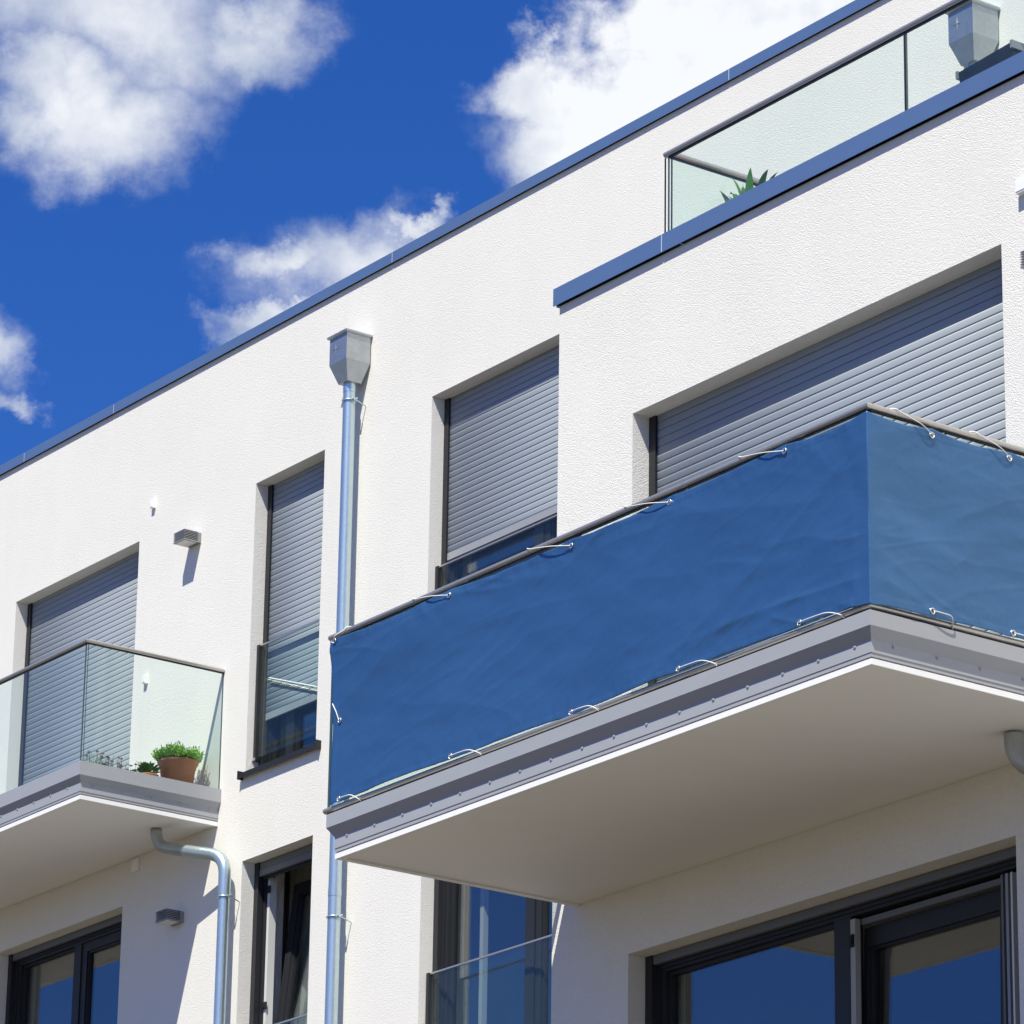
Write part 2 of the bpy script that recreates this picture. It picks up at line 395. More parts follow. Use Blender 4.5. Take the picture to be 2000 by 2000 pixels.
# upper row
x0, x1, z0, z1 = W_MAIN['A']; s = shutter(x0, x1, 0, z1, z0, z0+.01, label='closed wide roller shutter behind the left glass balcony'); slats(s, x0, x1, 0, z1, z0)
x0, x1, z0, z1 = W_MAIN['B']; s = shutter(x0, x1, 0, z1, z0, -1.795, label='narrow roller shutter stopping short of the sill'); slats(s, x0, x1, 0, z1, -1.80)
window(x0, x1, 0, z0, z1, [2.62], 'narrow window mostly covered by a lowered shutter', ('fixed', 'fixed'))
x0, x1, z0, z1 = W_MAIN['C']; s = shutter(x0, x1, 0, z1, z0, -1.185, label='half lowered roller shutter next to the bay'); slats(s, x0, x1, 0, z1, -1.19)
window(x0, x1, 0, z0, z1, [5.6], 'window half covered by a shutter, partly hidden by the bay', ('fixed', 'sash'))
x0, x1, z0, z1 = W_BAY['D']; s = shutter(x0, x1, YB, z1, z0, z0+.01, label='widest closed roller shutter, behind the blue banner'); slats(s, x0, x1, YB, z1, z0)
# lower row
def guides(x0, x1, y, z0, z1, h, lab, n=1):
    m = MB(); gw = .055
    m.box(x0+gw+.001, x1-gw-.001, y+RV+.040, y+RV+.046, z1-h-.02, z1-.002)
    s = m.build('roller_shutter', 'dark', HOUSE, origin=((x0+x1)/2, y+RV, z1-h)); s['label'] = lab
    rails(s, x0, x1, y, z0, z1)
    hh = h/n
    for k in range(n):
        bb = MB(); bb.box(x0+gw+.003, x1-gw-.003, y+RV+.004*k+.006, y+RV+.030+.004*k, z1-h+k*hh, z1-h+(k+1)*hh-.004); bb.build('bottom_bar' if k == 0 else 'slat', 'bar_dark', s)
x0, x1, z0, z1 = W_MAIN['LA']; guides(x0, x1, 0, z0, z1, .055, 'rolled up shutter above the glazed door under the left balcony')
window(x0, x1, 0, z0, z1-.05, [-.232], 'glazed door under the left balcony', ('fixed', 'sash'), fw_=.115, ww=.07)
x0, x1, z0, z1 = W_MAIN['LB']; guides(x0, x1, 0, z0, z1, .105, 'nearly rolled up shutter above the tilted window', 2)
LBW = window(x0, x1, 0, z0, z1-.03, [], 'narrow window with its sash tilted open', (None,))
x0, x1, z0, z1 = W_MAIN['LC']; guides(x0, x1, 0, z0, z1, .05, 'rolled up shutter beside the bay')
LCW = window(x0, x1, 0, z0, z1-.03, [5.56], 'tall window beside the bay, under the blue bannered balcony', ('fixed', 'sash'), fw_=.10)
x0, x1, z0, z1 = W_BAY['LD']; guides(x0, x1, YB, z0, z1, .048, 'rolled up shutter above the wide glazed door')
LDW = window(x0, x1, YB, z0, z1-.047, [12.515], 'wide glazed door under the blue bannered balcony', ('fixed', None), fw_=.10, ft=.035, mw=.06)

# tilted sash of the narrow lower window, with white liner, hinges and curtain
x0, x1, z0, z1 = W_MAIN['LB']; yf = RV+.05
m = MB(); m.box(x0+.074, x0+.102, yf+.02, yf+.078, z0+.075, z1-.105); m.build('liner', 'liner', LBW)
for zz in (-3.02, -3.86):
    m = MB(); m.box(x0+.078, x0+.115, yf+.008, yf+.0195, zz-.05, zz); m.box(x0+.085, x0+.10, yf+.001, yf+.0078, zz-.04, zz-.012); m.build('hinge', 'black', LBW)
ang = math.radians(6.3)
def tilt(m, a, c, yy, lo, hi):
    for i in range(len(m.v)):
        v = m.v[i]; dy = v.y-yy; dz = v.z-OZ-lo
        m.v[i] = Vector((v.x, yy+dy*math.cos(ang)+dz*math.sin(ang), lo+OZ+dz*math.cos(ang)-dy*math.sin(ang)))
    return m
a, c, lo, hi = x0+.074, x1-.074, z0+.08, z1-.11; yy = yf+.02
m = MB(); rect_frame(m, a, c, yy, yy+.07, lo, hi, .075); rect_frame(m, a+.075, c-.075, yy+.015, yy+.055, lo+.075, hi-.075, .014); tilt(m, a, c, yy, lo, hi).build('sash', 'dark', LBW)
m = MB(); m.box(a+.083, c-.083, yy+.03, yy+.038, lo+.083, hi-.083); tilt(m, a, c, yy, lo, hi).build('pane', 'pane', LBW)
m = MB(); m.box(a+.003, a+.055, yy+.0705, yy+.085, lo, hi); tilt(m, a, c, yy, lo, hi).build('sash_edge', 'liner', LBW)
def curtain(a, c, y, z0, z1, amp=.02, per=.09):
    m = MB(); n = int((c-a)/.011); pts = [(a+(c-a)*i/n, y+amp*math.sin(2*math.pi*(a+(c-a)*i/n)/per)+.3*amp*math.sin(17*i)) for i in range(n+1)]
    m.add([(x, yy, z0) for x, yy in pts]+[(x, yy, z1) for x, yy in pts], [(i, i+1, n+2+i, n+1+i) for i in range(n)], True)
    return m
curtain(x0-.1, x1+.3, .47, z0, z1+.05).build('curtain', 'curtain', LBW)
# pale interior jamb seen through the tall window beside the bay
x0, x1, z0, z1 = W_MAIN['LC']
m = MB(); m.box(4.66, 4.70, .40, .44, z0, z1+.1); m.build('interior_jamb', 'liner', LCW)
# tilt-and-slide leaf of the wide glazed door
x0, x1, z0, z1 = W_BAY['LD']; yf = YB+RV+.05
a, c, lo, hi = 12.585, 13.600, z0+.085, -5.832; yy = yf+.035; ang = math.radians(1.2)
m = MB(); m.box(a, a+.03, yy, yy+.07, lo, hi); m.box(c-.07, c, yy, yy+.07, lo, hi); m.box(a+.03, c-.07, yy, yy+.07, hi-.095, hi); m.box(a+.03, c-.07, yy, yy+.07, lo, lo+.1); rect_frame(m, a+.03, c-.07, yy+.015, yy+.055, lo+.1, hi-.095, .012); tilt(m, a, c, yy, lo, hi).build('sash', 'dark', LDW)
m = MB(); m.box(a+.036, c-.076, yy+.03, yy+.038, lo+.106, hi-.101); tilt(m, a, c, yy, lo, hi).build('pane', 'pane', LDW)
m = MB(); m.box(12.578, 12.612, yf-.002, yf+.030, z0+.085, -5.800); m.build('liner', 'bar_light', LDW)
m = MB(); m.box(12.62, 13.72, yf+.03, yf+.06, -5.829, -5.800); m.build('guide_rail', 'bar_dark', LDW)
for xx, w, mt in ((13.625, .014, 'bar_dark'), (13.655, .018, 'lamp'), (13.69, .012, 'liner')):
    m = MB(); m.box(xx, xx+w, yf-.004, yf+.03, z0+.085, -5.800); m.build('guide_rail', mt, LDW)
m = MB(); m.box(12.580, 12.606, yf-.012, yf-.0025, -5.935, -5.875); m.box(12.586, 12.600, yf-.018, yf-.0125, -5.925, -5.885); m.build('hinge', 'black', LDW)

# sill under the narrow upper window
def sill(x0, x1, z):
    m = MB(); m.prism([(RV+.05, z+.012), (-.040, z-.006), (-.040, z-.042), (-.034, z-.042), (-.034, z-.012), (RV+.05, z+.004)], (lambda p: (x0-.012, *p), lambda p: (x1+.03, *p)))
    for a, c in ((x0-.022, x0-.010), (x1+.028, x1+.040)): m.box(a, c, -.044, .001, z-.046, z+.016)
    return m.build('window_sill', 'dark', HOUSE)
x0, x1, z0, z1 = W_MAIN['B']; sill(x0-.02, x1+.03, -2.20)
x0, x1, z0, z1 = W_MAIN['C']; sill(x0-.02, x1+.03, -2.20)

# --- french balcony glass in front of the tall windows
def balustrade(k, ztop, zbot, label):
    x0, x1, _, _ = W_MAIN[k]; yg = .07
    t = thing('glass_balustrade', label, 'balustrade', ((x0+x1)/2, yg, zbot), 'glass balustrades in the tall windows')
    m = MB(); m.box(x0+.034, x1-.034, yg, yg+.012, zbot+.02, ztop); m.build('pane', 'glass', t)
    for a in (x0+.003, x1-.033):
        m = MB(); m.box(a, a+.030, yg-.014, yg+.026, zbot, ztop+.012); m.build('post', 'dark', t)
    m = MB(); m.box(x0+.034, x1-.034, yg-.003, yg+.015, ztop+.0005, ztop+.012); m.build('top_rail', 'steel', t)
    for a in (x0+.003, x1-.033):
        m = MB(); m.box(a-.002, a+.034, yg-.022, yg-.0145, zbot-.004, zbot+.016); m.build('bracket', 'steel', t)
    return t
balustrade('B', -1.245, -2.10, 'glass panel across the narrow upper window with the lowered shutter')
balustrade('C', -1.245, -2.10, 'glass panel low in the wide upper window, mostly behind the blue banner')
balustrade('LB', -4.095, -4.95, 'glass panel in front of the tilted open lower window')
balustrade('LC', -4.085, -4.95, 'glass panel across the tall lower window beside the bay')
m = MB(); m.tube([(2.42, .095, -1.50), (2.80, .095, -1.633), (3.19, .095, -1.77)], .006, 8)  # streak of reflected light in the glass, built as a white tube
tag(m.build('white_cord_and_reflection', 'cord'), 'white streak of reflected light, built as a thin tube, slanting across the glass of the narrow upper window', 'cord')

# ------------------------------------------------------------------ balconies
def fascia_run(t, prof, p0, p1, out, m0, m1):
    """profile (offset outward, z) swept from p0 to p1; m0/m1: mitre (+1 outer corner) at the ends"""
    p0, p1, out = Vector(p0), Vector(p1), Vector(out); d = (p1-p0).normalized(); m = MB()
    m.prism(prof, (lambda q: tuple(Vector((p0.x, p0.y, q[1]))+out*q[0]-d*(q[0]*m0)), lambda q: tuple(Vector((p1.x, p1.y, q[1]))+out*q[0]+d*(q[0]*m1))))
    return m
def tube_h(m, pts, w, h):
    m.tube(pts, w/2, 12, ry=h/w)
def balcony(t, xl, xr, yf, yw, zs, strip, band, slant, top, off, scr_front, scr_side, zscr, rail_z, glass_z, panels, tube_z=None, floor=True):
    # soffit with rim
    m = MB(); m.box(xl, xr, yf, yw-.002, zs+.008, zs+strip)
    for bx in ((xl, xr, yf, yf+.035), (xl, xl+.035, yf+.035, yw-.002), (xr-.035, xr, yf+.035, yw-.002)):
        m.box(bx[0], bx[1], bx[2], bx[3], zs, zs+.0079)
    m.build('soffit_slab', 'soffit', t)
    m = MB()
    rim = [(xl-.004, xr+.004, yf-.004, yf-.0005), (xr+.0005, xr+.004, yf-.0004, yw-.002), (xl-.004, xl-.0005, yf-.0004, yw-.002)]
    for bx in rim: m.box(*bx, zs+.001, zs+strip-.004)
    m.build('drip_edge', 'white', t)
    prof = [(-.02, band[0]), (.004, band[0]), (.004, band[0]+.016), (.007, band[0]+.019), (.006, band[1]), (off, slant), (off, top), (off-.012, top+.002), (-.02, top)]
    for p0, p1, out, a, c in (((xl, yf), (xr, yf), (0, -1, 0), 1, 1), ((xr, yf), (xr, yw-.002), (1, 0, 0), 1, 0), ((xl, yf), (xl, yw-.002), (-1, 0, 0), 1, 0)):
        fascia_run(t, prof, (*p0, 0), (*p1, 0), out, a, c).build('fascia_panel', 'fascia', t)
    # dark joint behind the panels and balcony floor
    m = MB(); m.box(xl+.006, xr-.006, yf+.006, yw-.002, zs+strip+.0005, top-.03); m.build('floor_slab', 'roofing', t)
    # screws
    def disc(c, n):
        q = MB(); c = Vector(c); n = Vector(n); q.tube([c, c+n*.003], .009, 10); q.tube([c+n*.003, c+n*.006], .0045, 6); return q
    for x in scr_front: disc((x, yf-.006, zscr), (0, -1, 0)).build('screw', 'fascia', t)
    for yy in scr_side: disc((xr+.006, yy, zscr), (1, 0, 0)).build('screw', 'fascia', t)
    # glass
    ge = .006
    for (p, q) in panels['front']:
        m = MB(); y0 = panels['yf']; m.box(p, q, y0-ge, y0+ge, glass_z, rail_z-.008); gm(m).build('glass_panel', ['glass', 'edge'], t)
    for (xs, p, q) in panels['side']:
        m = MB(); m.box(xs-ge, xs+ge, p, q, glass_z, rail_z-.008); gm(m).build('glass_panel', ['glass', 'edge'], t)
    y0 = panels['yf']; xr2, xl2 = panels['rail']
    for z, nm in ((rail_z, 'handrail'), (tube_z, 'bottom_rail')):
        if z is None: continue
        m = MB(); w, h = .040, .030
        # mitred rail: left side, front, right side
        ring = lambda c, u: [tuple(Vector(c)+Vector(u)*math.cos(2*math.pi*j/14)*w/2+Vector((0, 0, 1))*math.sin(2*math.pi*j/14)*h/2) for j in range(14)]
        k = math.sqrt(2)
        A = [ring((xl2, yw-.003, z), (-1, 0, 0)), ring((xl2, y0, z), (-1, -1, 0)), ring((xr2, y0, z), (1, -1, 0)), ring((xr2, yw-.003, z), (1, 0, 0))]
        def sec(r0, r1):
            q = MB(); n = 14; q.add(r0+r1, [(i, (i+1) % n, n+(i+1) % n, n+i) for i in range(n)], True); q.add(r0, [tuple(range(n-1, -1, -1))]); q.add(r1, [tuple(range(n))]); return q
        fr = [ring((xl2, y0, z), (-1, -1, 0)), ring((xr2, y0, z), (1, -1, 0))]
        sec([tuple(v) for v in ring((xl2-.02, y0, z), (0, -1, 0))], ring((xr2, y0, z), (1, -1, 0))).build(nm, 'steel', t)
        sec(ring((xr2, y0, z), (1, -1, 0)), ring((xr2, yw-.003, z), (1, 0, 0))).build(nm, 'steel', t)
        sec(ring((xl2, y0+.021, z), (-1, 0, 0)), ring((xl2, yw-.003, z), (-1, 0, 0))).build(nm, 'steel', t)
        q = MB()
        q.box(xl2, xr2-.006, y0-.008, y0+.008, z-h/2-.006, z-h/2+.002); q.box(xr2-.008, xr2+.008, y0+.0085, yw-.004, z-h/2-.006, z-h/2+.002); q.box(xl2-.008, xl2+.008, y0+.0085, yw-.004, z-h/2-.006, z-h/2+.002); q.build('rail_gasket', 'black', t)
def gm(m):
    """second material slot on the narrow edge faces of glass boxes"""
    for i, f in enumerate(m.f):
        ar = (m.v[f[1]]-m.v[f[0]]).cross(m.v[f[2]]-m.v[f[1]]).length
        if ar < .03: m.mi[i] = 1
    return m
BR = thing('balcony', 'large balcony on the bay, wrapped in the blue banner', 'balcony', (12.6, YB, -5.375))
balcony(BR, 10.632, 14.630, -4.694, YB, -5.375, .030, (-5.341, -5.266), -5.217, -5.150, .038,
        [10.732+.2375*i for i in range(17)], [-4.578+.242*i for i in range(6)], -5.276,
        -4.228, -5.108, dict(front=[(10.560, 12.588), (12.602, 14.622)], side=[(14.630, -4.684, YB-.004), (10.556, -4.690, YB-.004)], yf=-4.700, rail=(14.634, 10.560)), tube_z=-5.118)
BL = thing('balcony', 'small balcony with clear glass and a terracotta pot behind it', 'balcony', (0, 0, -2.519))
balcony(BL, -3.4, 1.947, -1.142, 0, -2.519, .034, (-2.480, -2.396), -2.349, -2.249, .034,
        [1.770-.2345*i for i in range(12)], [-1.045+.2405*i for i in range(5)], -2.404,
        -1.352, -2.262, dict(front=[(-3.3, -.6), (-.585, 1.938)], side=[(1.950, -1.136, -.004)], yf=-1.148, rail=(1.952, -3.3)))
# --- terrace glass on top of the bay
TG = thing('terrace_railing', 'glass railing of the roof terrace above the blue coping', 'railing', (14, -3.0, -2.25))
yt, xt, zt_ = -3.035, 11.115, -1.345
for p, q in ((xt-.006, 13.005), (13.02, 15.0), (15.015, 17.0), (17.015, 19.6)):
    m = MB(); m.box(p, q, yt-.006, yt+.006, -2.245, zt_-.006); gm(m).build('glass_panel', ['glass', 'edge'], TG)
m = MB(); m.box(xt-.006, xt+.006, yt+.014, -.004, -2.245, zt_-.006); gm(m).build('glass_panel', ['glass', 'edge'], TG)
for a in ((xt-.03, yt, zt_, 19.6, yt), (xt, yt+.021, zt_, xt, -.003)):
    m = MB(); m.tube([(a[0], a[1], a[2]), (a[3], a[4], a[2])], .021, 14, ry=.8); m.build('handrail', 'steel', TG)
m = MB(); m.box(xt, 19.6, yt-.008, yt+.008, zt_-.024, zt_-.014); m.box(xt-.008, xt+.008, yt+.009, -.004, zt_-.024, zt_-.014); m.build('rail_gasket', 'black', TG)
m = MB(); m.box(13.007, 13.018, yt-.007, yt+.007, -2.245, zt_-.02); m.build('joint_profile', 'dark', TG)
m = MB(); m.box(xt-.028, xt-.024, yt-.012, yt-.004, -2.245, zt_-.02); m.build('joint_profile', 'dark', TG)
m = MB(); m.box(xt+.0065, xt+.011, yt+.0065, yt+.012, -2.245, zt_-.02); m.build('joint_profile', 'dark', TG)

# ------------------------------------------------------------------ blue banner with eyelets and cords
BN = thing('privacy_banner', 'crinkled blue fabric screen laced round the glass of the large balcony', 'banner', (12.6, -4.72, -5.11))
XL, XR, YF, YE = 10.588, 14.655, -4.724, -3.262
TOPE = [10.63, 11.616, 12.554, 13.30, 14.126]; BOTE = [10.669, 11.636, 12.554, 13.372, 14.202]
STOP = [-4.371, -3.922, -3.47]; SBOT = [-4.397, -3.931, -3.48]
LF = XR-XL; LS = YE-YF
ev_top = [x-XL for x in TOPE]+[LF+(yy-YF) for yy in STOP]; ev_bot = [x-XL for x in BOTE]+[LF+(yy-YF) for yy in SBOT]
def sag(s, evs):
    d = sorted(evs+[0, LF, LF+LS])
    for i in range(len(d)-1):
        if d[i] <= s <= d[i+1]:
            t = (s-d[i])/max(d[i+1]-d[i], 1e-6); return 4*t*(1-t)
    return 0
def wr(s, t):
    """outward wrinkle displacement, s along the cloth (m), t height (m)"""
    v = .022*noise.noise(Vector((s*.8, t*1.5, 0)))+.0105*noise.noise(Vector((s*1.7, (t-s*.10)*4.0, 7)))+.0034*noise.noise(Vector((s*3.6, (t+s*.16)*8.5, 3)))+.0011*noise.noise(Vector((s*9, (t-s*.12)*19, 13)))
    for (fx, fz, am, sh, off) in ((.75, 3.4, .0062, .16, 3.), (1.3, 5.5, .0040, -.20, 9.), (2.2, 8., .0024, .30, 15.), (.5, 1.6, .0055, .45, 23.)):   # crease ridges
        q = Vector((s*fx+off, (t-s*sh)*fz, off)); q += Vector((noise.noise(q*.8), noise.noise(q*.8+Vector((5, 5, 5))), 0))*.7
        n_ = 1-abs(noise.noise(q)); v += am*(max(n_-.70, 0)/.30)**2*(.5+noise.noise(q*.35+Vector((2, 8, 1))))
    e = min(t, .83-t)                                            # puckered hems
    if e < .12:
        k_ = 1-max(e, 0)/.12
        v += .0030*k_*noise.noise(Vector((s*13+t*9, t*7, 3)))+.0022*k_*noise.noise(Vector((s*34, t*12, 8)))
    if e < .030 or s < .042: v += .0015
    for k, es in enumerate(ev_bot):                              # folds running from the eyelets
        dx = s-es-(t*1.5 if k % 2 else t*2.2); v += .0016*math.exp(-(dx/.030)**2)*max(0, 1-t/.30)
    for k, es in enumerate(ev_top):
        dx = s-es+((.83-t)*1.4 if k % 2 else (.83-t)*2.0); v += .0016*math.exp(-(dx/.03)**2)*max(0, 1-(.83-t)/.28)
    return v
def corner_fold(s, t):
    d = abs(s-LF); v = 0
    if d < .28: v += .0055*(1-d/.28)*noise.noise(Vector((d*9+t*7, t*8-d*7, 4)))*(1 if s > LF else 1.1)
    return v
m = MB(); NS1, NS2, NT = 560, 210, 120; ss_ = [LF*i/NS1 for i in range(NS1+1)]+[LF+LS*i/NS2 for i in range(0, NS2+1)]
vs = []
for si, s0 in enumerate(ss_):
    zt0 = -4.258-.016*sag(s0, ev_top)-.004*min(1, s0/2)+.003*noise.noise(Vector((s0*5, 0, 1))); zb0 = -5.108-(.016 if si > NS1 else .016*max(0, 1-(LF-s0)/.25))*(1 if si <= NS1 else max(0, 1-(s0-LF)/.7))-(.004 if si > NS1 else 0)+.006*sag(s0, ev_bot)*(1 if LF-s0 > .3 or si > NS1 else 0)+.003*noise.noise(Vector((s0*5, 3, 1)))
    for j in range(NT+1):
        t = j/NT; z = zb0+(zt0-zb0)*t; tm = z+5.108
        lean = (1-t)*.009
        w_ = wr(s0, tm)+corner_fold(s0, tm)
        if si <= NS1:
            x, y_ = XL+s0*(LF+lean)/LF+.034*(1-t)*max(0, 1-s0/.6), YF-w_
            if LF-s0 < .10: y_ = YF-w_*(LF-s0)/.10
        else: x, y_ = XR+lean*(1-.6*min(1, (s0-LF)/1.2))+w_*min(1, (s0-LF)/.10), YF+(s0-LF)
        vs.append((x, y_, z))
h = NT+1
m.add(vs, [(i*h+j, (i+1)*h+j, (i+1)*h+j+1, i*h+j+1) for i in range(len(ss_)-1) if i != NS1 for j in range(NT)], True)
ban = m.build('banner_fabric', 'cloth', BN)
sol = ban.modifiers.new('thickness', 'SOLIDIFY'); sol.thickness = .0012; sol.offset = -1
def on_cloth(s, z):
    tm = z+5.108; w_ = wr(s, tm)+corner_fold(s, tm); t = max(0, min(1, tm/.85)); lean = (1-t)*.009
    if s <= LF: return Vector((XL+s*(LF+lean)/LF+.034*(1-t)*max(0, 1-s/.6), YF-w_-.002, z)), Vector((0, -1, 0))
    return Vector((XR+lean*(1-.6*min(1, (s-LF)/1.2))+w_+.002, YF+(s-LF), z)), Vector((1, 0, 0))
def eyelet(p, n):
    q = MB(); h_ = Vector((0, 0, 1)); o = n.cross(h_); pts = [p+(h_*math.cos(a*math.pi/8)+o*math.sin(a*math.pi/8))*.0120 for a in range(16)]
    q.tube(pts, .0036, 7, closed=True); q.build('eyelet', 'eyelet', BN)
def cordm(pts, r=.0026):
    q = MB(); P_ = [Vector(p) for p in pts]; out = []
    for i in range(len(P_)-1):
        p0, p1, p2, p3 = P_[max(i-1, 0)], P_[i], P_[i+1], P_[min(i+2, len(P_)-1)]
        for k in range(6):
            t = k/6; out.append(.5*((2*p1)+(-p0+p2)*t+(2*p0-5*p1+4*p2-p3)*t*t+(-p0+3*p1-3*p2+p3)*t**3))
    out.append(P_[-1]); q.tube(out, r, 6); q.build('cord', 'cord', BN)
RZ, TZ, RY = -4.228, -5.118, -4.700
for k, es in enumerate(ev_top):
    p, n = on_cloth(es, -4.293 if k else -4.272); eyelet(p, n); d = Vector((1, 0, 0)) if n.y else Vector((0, 1, 0))
    front = n.y != 0
    at = (lambda a, off, z: Vector((p.x+a, RY-off, z))) if front else (lambda a, off, z: Vector((14.634+off, p.y+a, z)))
    sg = 1 if k == 0 else -1
    ln = .08 if k == 0 else (.37 if front else .20)
    dz = RZ-p.z
    cordm([p+n*.004, p*.55+at(sg*ln*.80, .030, RZ-.002)*.45+n*.018, at(sg*ln*.80, .030, RZ-.002), at(sg*ln*.93, .018, RZ+.015), at(sg*ln, -.006, RZ+.021)])
    if front and k in (1, 3, 4) or not front:                    # the other end comes back behind the glass edge
        cordm([p-n*.001+d*.006, at(.05, .012, p.z+.015), at(.10, -.002, RZ-.020)], .003)
for k, es in enumerate(ev_bot):
    p, n = on_cloth(es, -5.093); eyelet(p, n); front = n.y != 0
    at = (lambda a, off, z: Vector((p.x+a, RY-off, z))) if front else (lambda a, off, z: Vector((14.634+off, p.y+a, z)))
    ln = (.155, .215, .20, .235, .26, .13, .13, .13)[k]
    oo = max(.029, (RY-p.y if front else p.x-14.634)+.012)
    cordm([p+n*.006, at(ln*.4, oo, -5.096), at(ln*.75, oo-.003, -5.100), at(ln, .026, -5.122), at(ln+.01, .012, -5.135)])
p, n = on_cloth(.062, -4.685); eyelet(p, n); cordm([p+n*.004, p+Vector((-.022, -.008, .05)), p+Vector((-.060, -.004, .10)), p+Vector((-.075, .02, .112)), p+Vector((-.078, .04, .112))])

# ------------------------------------------------------------------ downpipes
def hopper_pipe(x, label, zlow=-12.5):
    t = thing('downpipe', label, 'downpipe', (x, -.105, zlow), 'zinc downpipes')
    ya, yb_ = -.212, -.010
    def loft(secs):
        q = MB(); vs = []; fs = []
        for (a, c, e, f, z) in secs: vs += [(a, e, z), (c, e, z), (c, f, z), (a, f, z)]
        for i in range(len(secs)-1):
            for j in range(4): fs.append((i*4+j, i*4+(j+1) % 4, i*4+4+(j+1) % 4, i*4+4+j))
        fs.append((3, 2, 1, 0)); n = len(vs); fs.append((n-4, n-3, n-2, n-1)); q.add(vs, fs); return q
    hp = loft([(x-.058, x+.058, -.163, -.047, .335), (x-.108, x+.108, ya, yb_, .480), (x-.108, x+.108, ya, yb_, .675)]).build('hopper', 'zincd', t)
    loft([(x-.111, x+.111, ya-.003, yb_, .6755), (x-.124, x+.124, ya-.017, yb_+.006, .683), (x-.124, x+.124, ya-.017, yb_+.006, .695)]).build('rim', 'zincd', hp)
    st = MB(); cy = ya-.0005; cx0, cz0 = x-.03, .585; R_, r_ = .050, .012; pts = [(cx0+(R_ if k % 2 == 0 else r_)*math.sin(k*math.pi/4)*(.8 if k in (2, 6) else 1), cy, cz0+(R_ if k % 2 == 0 else r_)*math.cos(k*math.pi/4)) for k in range(8)]
    st.add(pts+[(cx0, cy-.005, cz0)], [(k, (k+1) % 8, 8) for k in range(8)]); st.build('star_emblem', 'zincd', hp)
    m = MB(); m.tube([(x, -.105, .337), (x, -.105, zlow)], .0445, 20); m.build('pipe', 'zinc', t)
    return t
def clamp(t, x, y, z, wall_y, r=.0445):
    q = MB()
    pts = [(x+(r+.004)*math.cos(a*math.pi/12), y+(r+.004)*math.sin(a*math.pi/12), z) for a in range(24)]
    q.tube(pts, .0065, 6, closed=True); q.tube([(x+r*.75, y-r*.2, z), (x+r+.03, y-.004, z)], .009, 6); q.tube([(x+r+.026, y-.012, z-.010), (x+r+.026, y+.02, z+.008)], .007, 6)
    q.tube([(x+r+.02, y+.01, z-.002), (x+r+.012, wall_y, z-.03)], .0045, 6); q.build('clamp', 'zinc', t)
def sleeve(t, x, y, z, r=.0445):
    q = MB(); q.tube([(x, y, z), (x, y, z+.05)], r+.0022, 20); q.build('sleeve', 'zinc', t)
P1 = hopper_pipe(3.660, 'long zinc downpipe between the two upper windows, with box hopper on top')
for z in (.205, -3.545, -6.4): clamp(P1, 3.660, -.105, z, 0)
sleeve(P1, 3.660, -.105, -3.40); sleeve(P1, 3.660, -.105, .27)
P2 = hopper_pipe(10.285, 'zinc downpipe with box hopper behind the terrace glass', -2.25)
clamp(P2, 10.285, -.105, .205, 0)
def drain(x0, y0, z0, x1, y1, label, zc1, zc2, r=.041):
    t = thing('drain_pipe', label, 'downpipe', (x1, y1, -12.5), 'zinc downpipes')
    m = MB(); m.tube(bend([(x0, y0, z0-.002), (x0, y0, zc1), (x1-.35*(x1-x0), y1-.35*(y1-y0), zc1+.65*(zc2-zc1))], .13, 8), r+.0015, 18); m.build('elbow', 'zincd', t)
    m = MB(); m.tube(bend([(x0+.42*(x1-x0), y0+.42*(y1-y0), zc1+.42*(zc2-zc1)), (x1, y1, zc2), (x1, y1, zc2-.30)], .14, 10), r+.004, 18); m.build('elbow', 'zinc', t)
    m = MB(); m.tube([(x1, y1, zc2-.22), (x1, y1, -12.5)], r, 18); m.build('pipe', 'zinc', t)
    return t
P3 = drain(1.589, -.294, -2.519, 2.232, -.1, 'drain pipe bending from under the small left balcony down the wall', -2.645, -2.815)
clamp(P3, 2.232, -.1, -3.115, 0, .041)
P4 = drain(14.255, -3.56, -5.375, 14.95, YB-.1, 'drain pipe elbow under the large balcony at the right edge', -5.52, -5.69, .046)

# ------------------------------------------------------------------ wall lamps, sensors
def lamp(x, ywall, zb, label):
    t = thing('wall_lamp', label, 'wall lamp', (x+.075, ywall, zb), 'louvred wall lamps')
    w, d, h = .150, .150, .078
    m = MB(); m.box(x, x+w, ywall-.030, ywall-.001, zb, zb+h); m.build('back_box', 'lamp', t)
    m = MB(); m.box(x+.03, x+w-.03, ywall-d+.03, ywall-.031, zb+.012, zb+h-.006); m.build('core', 'black', t)
    m = MB(); m.box(x, x+w, ywall-d, ywall-.0305, zb, zb+.010); m.build('base_frame', 'lamp', t)
    m = MB(); m.box(x+.012, x+w-.012, ywall-d+.012, ywall-.036, zb-.003, zb-.0005); m.build('diffuser', 'opal', t)
    first = None
    for k in range(5):
        z = zb+.0165+k*.0125
        if first is None:
            q = MB(); q.box(x, x+w, ywall-d, ywall-.0305, z, z+.0050); first = q.build('louvre', 'lamp', t)
        else:
            o = first.copy(); COL.objects.link(o); o.parent = t; o.location.z += k*.0125
    m = MB(); m.box(x, x+w, ywall-d, ywall-.0305, zb+h-.0015, zb+h+.003); m.build('top_plate', 'lamp', t)
lamp(1.412, 0, -.260, 'louvred wall lamp in full sun above the small balcony')
lamp(1.388, 0, -3.145, 'louvred wall lamp in the shade under the small balcony')
lamp(14.185, YB, -3.108, 'louvred wall lamp at the right edge beside the widest shutter')
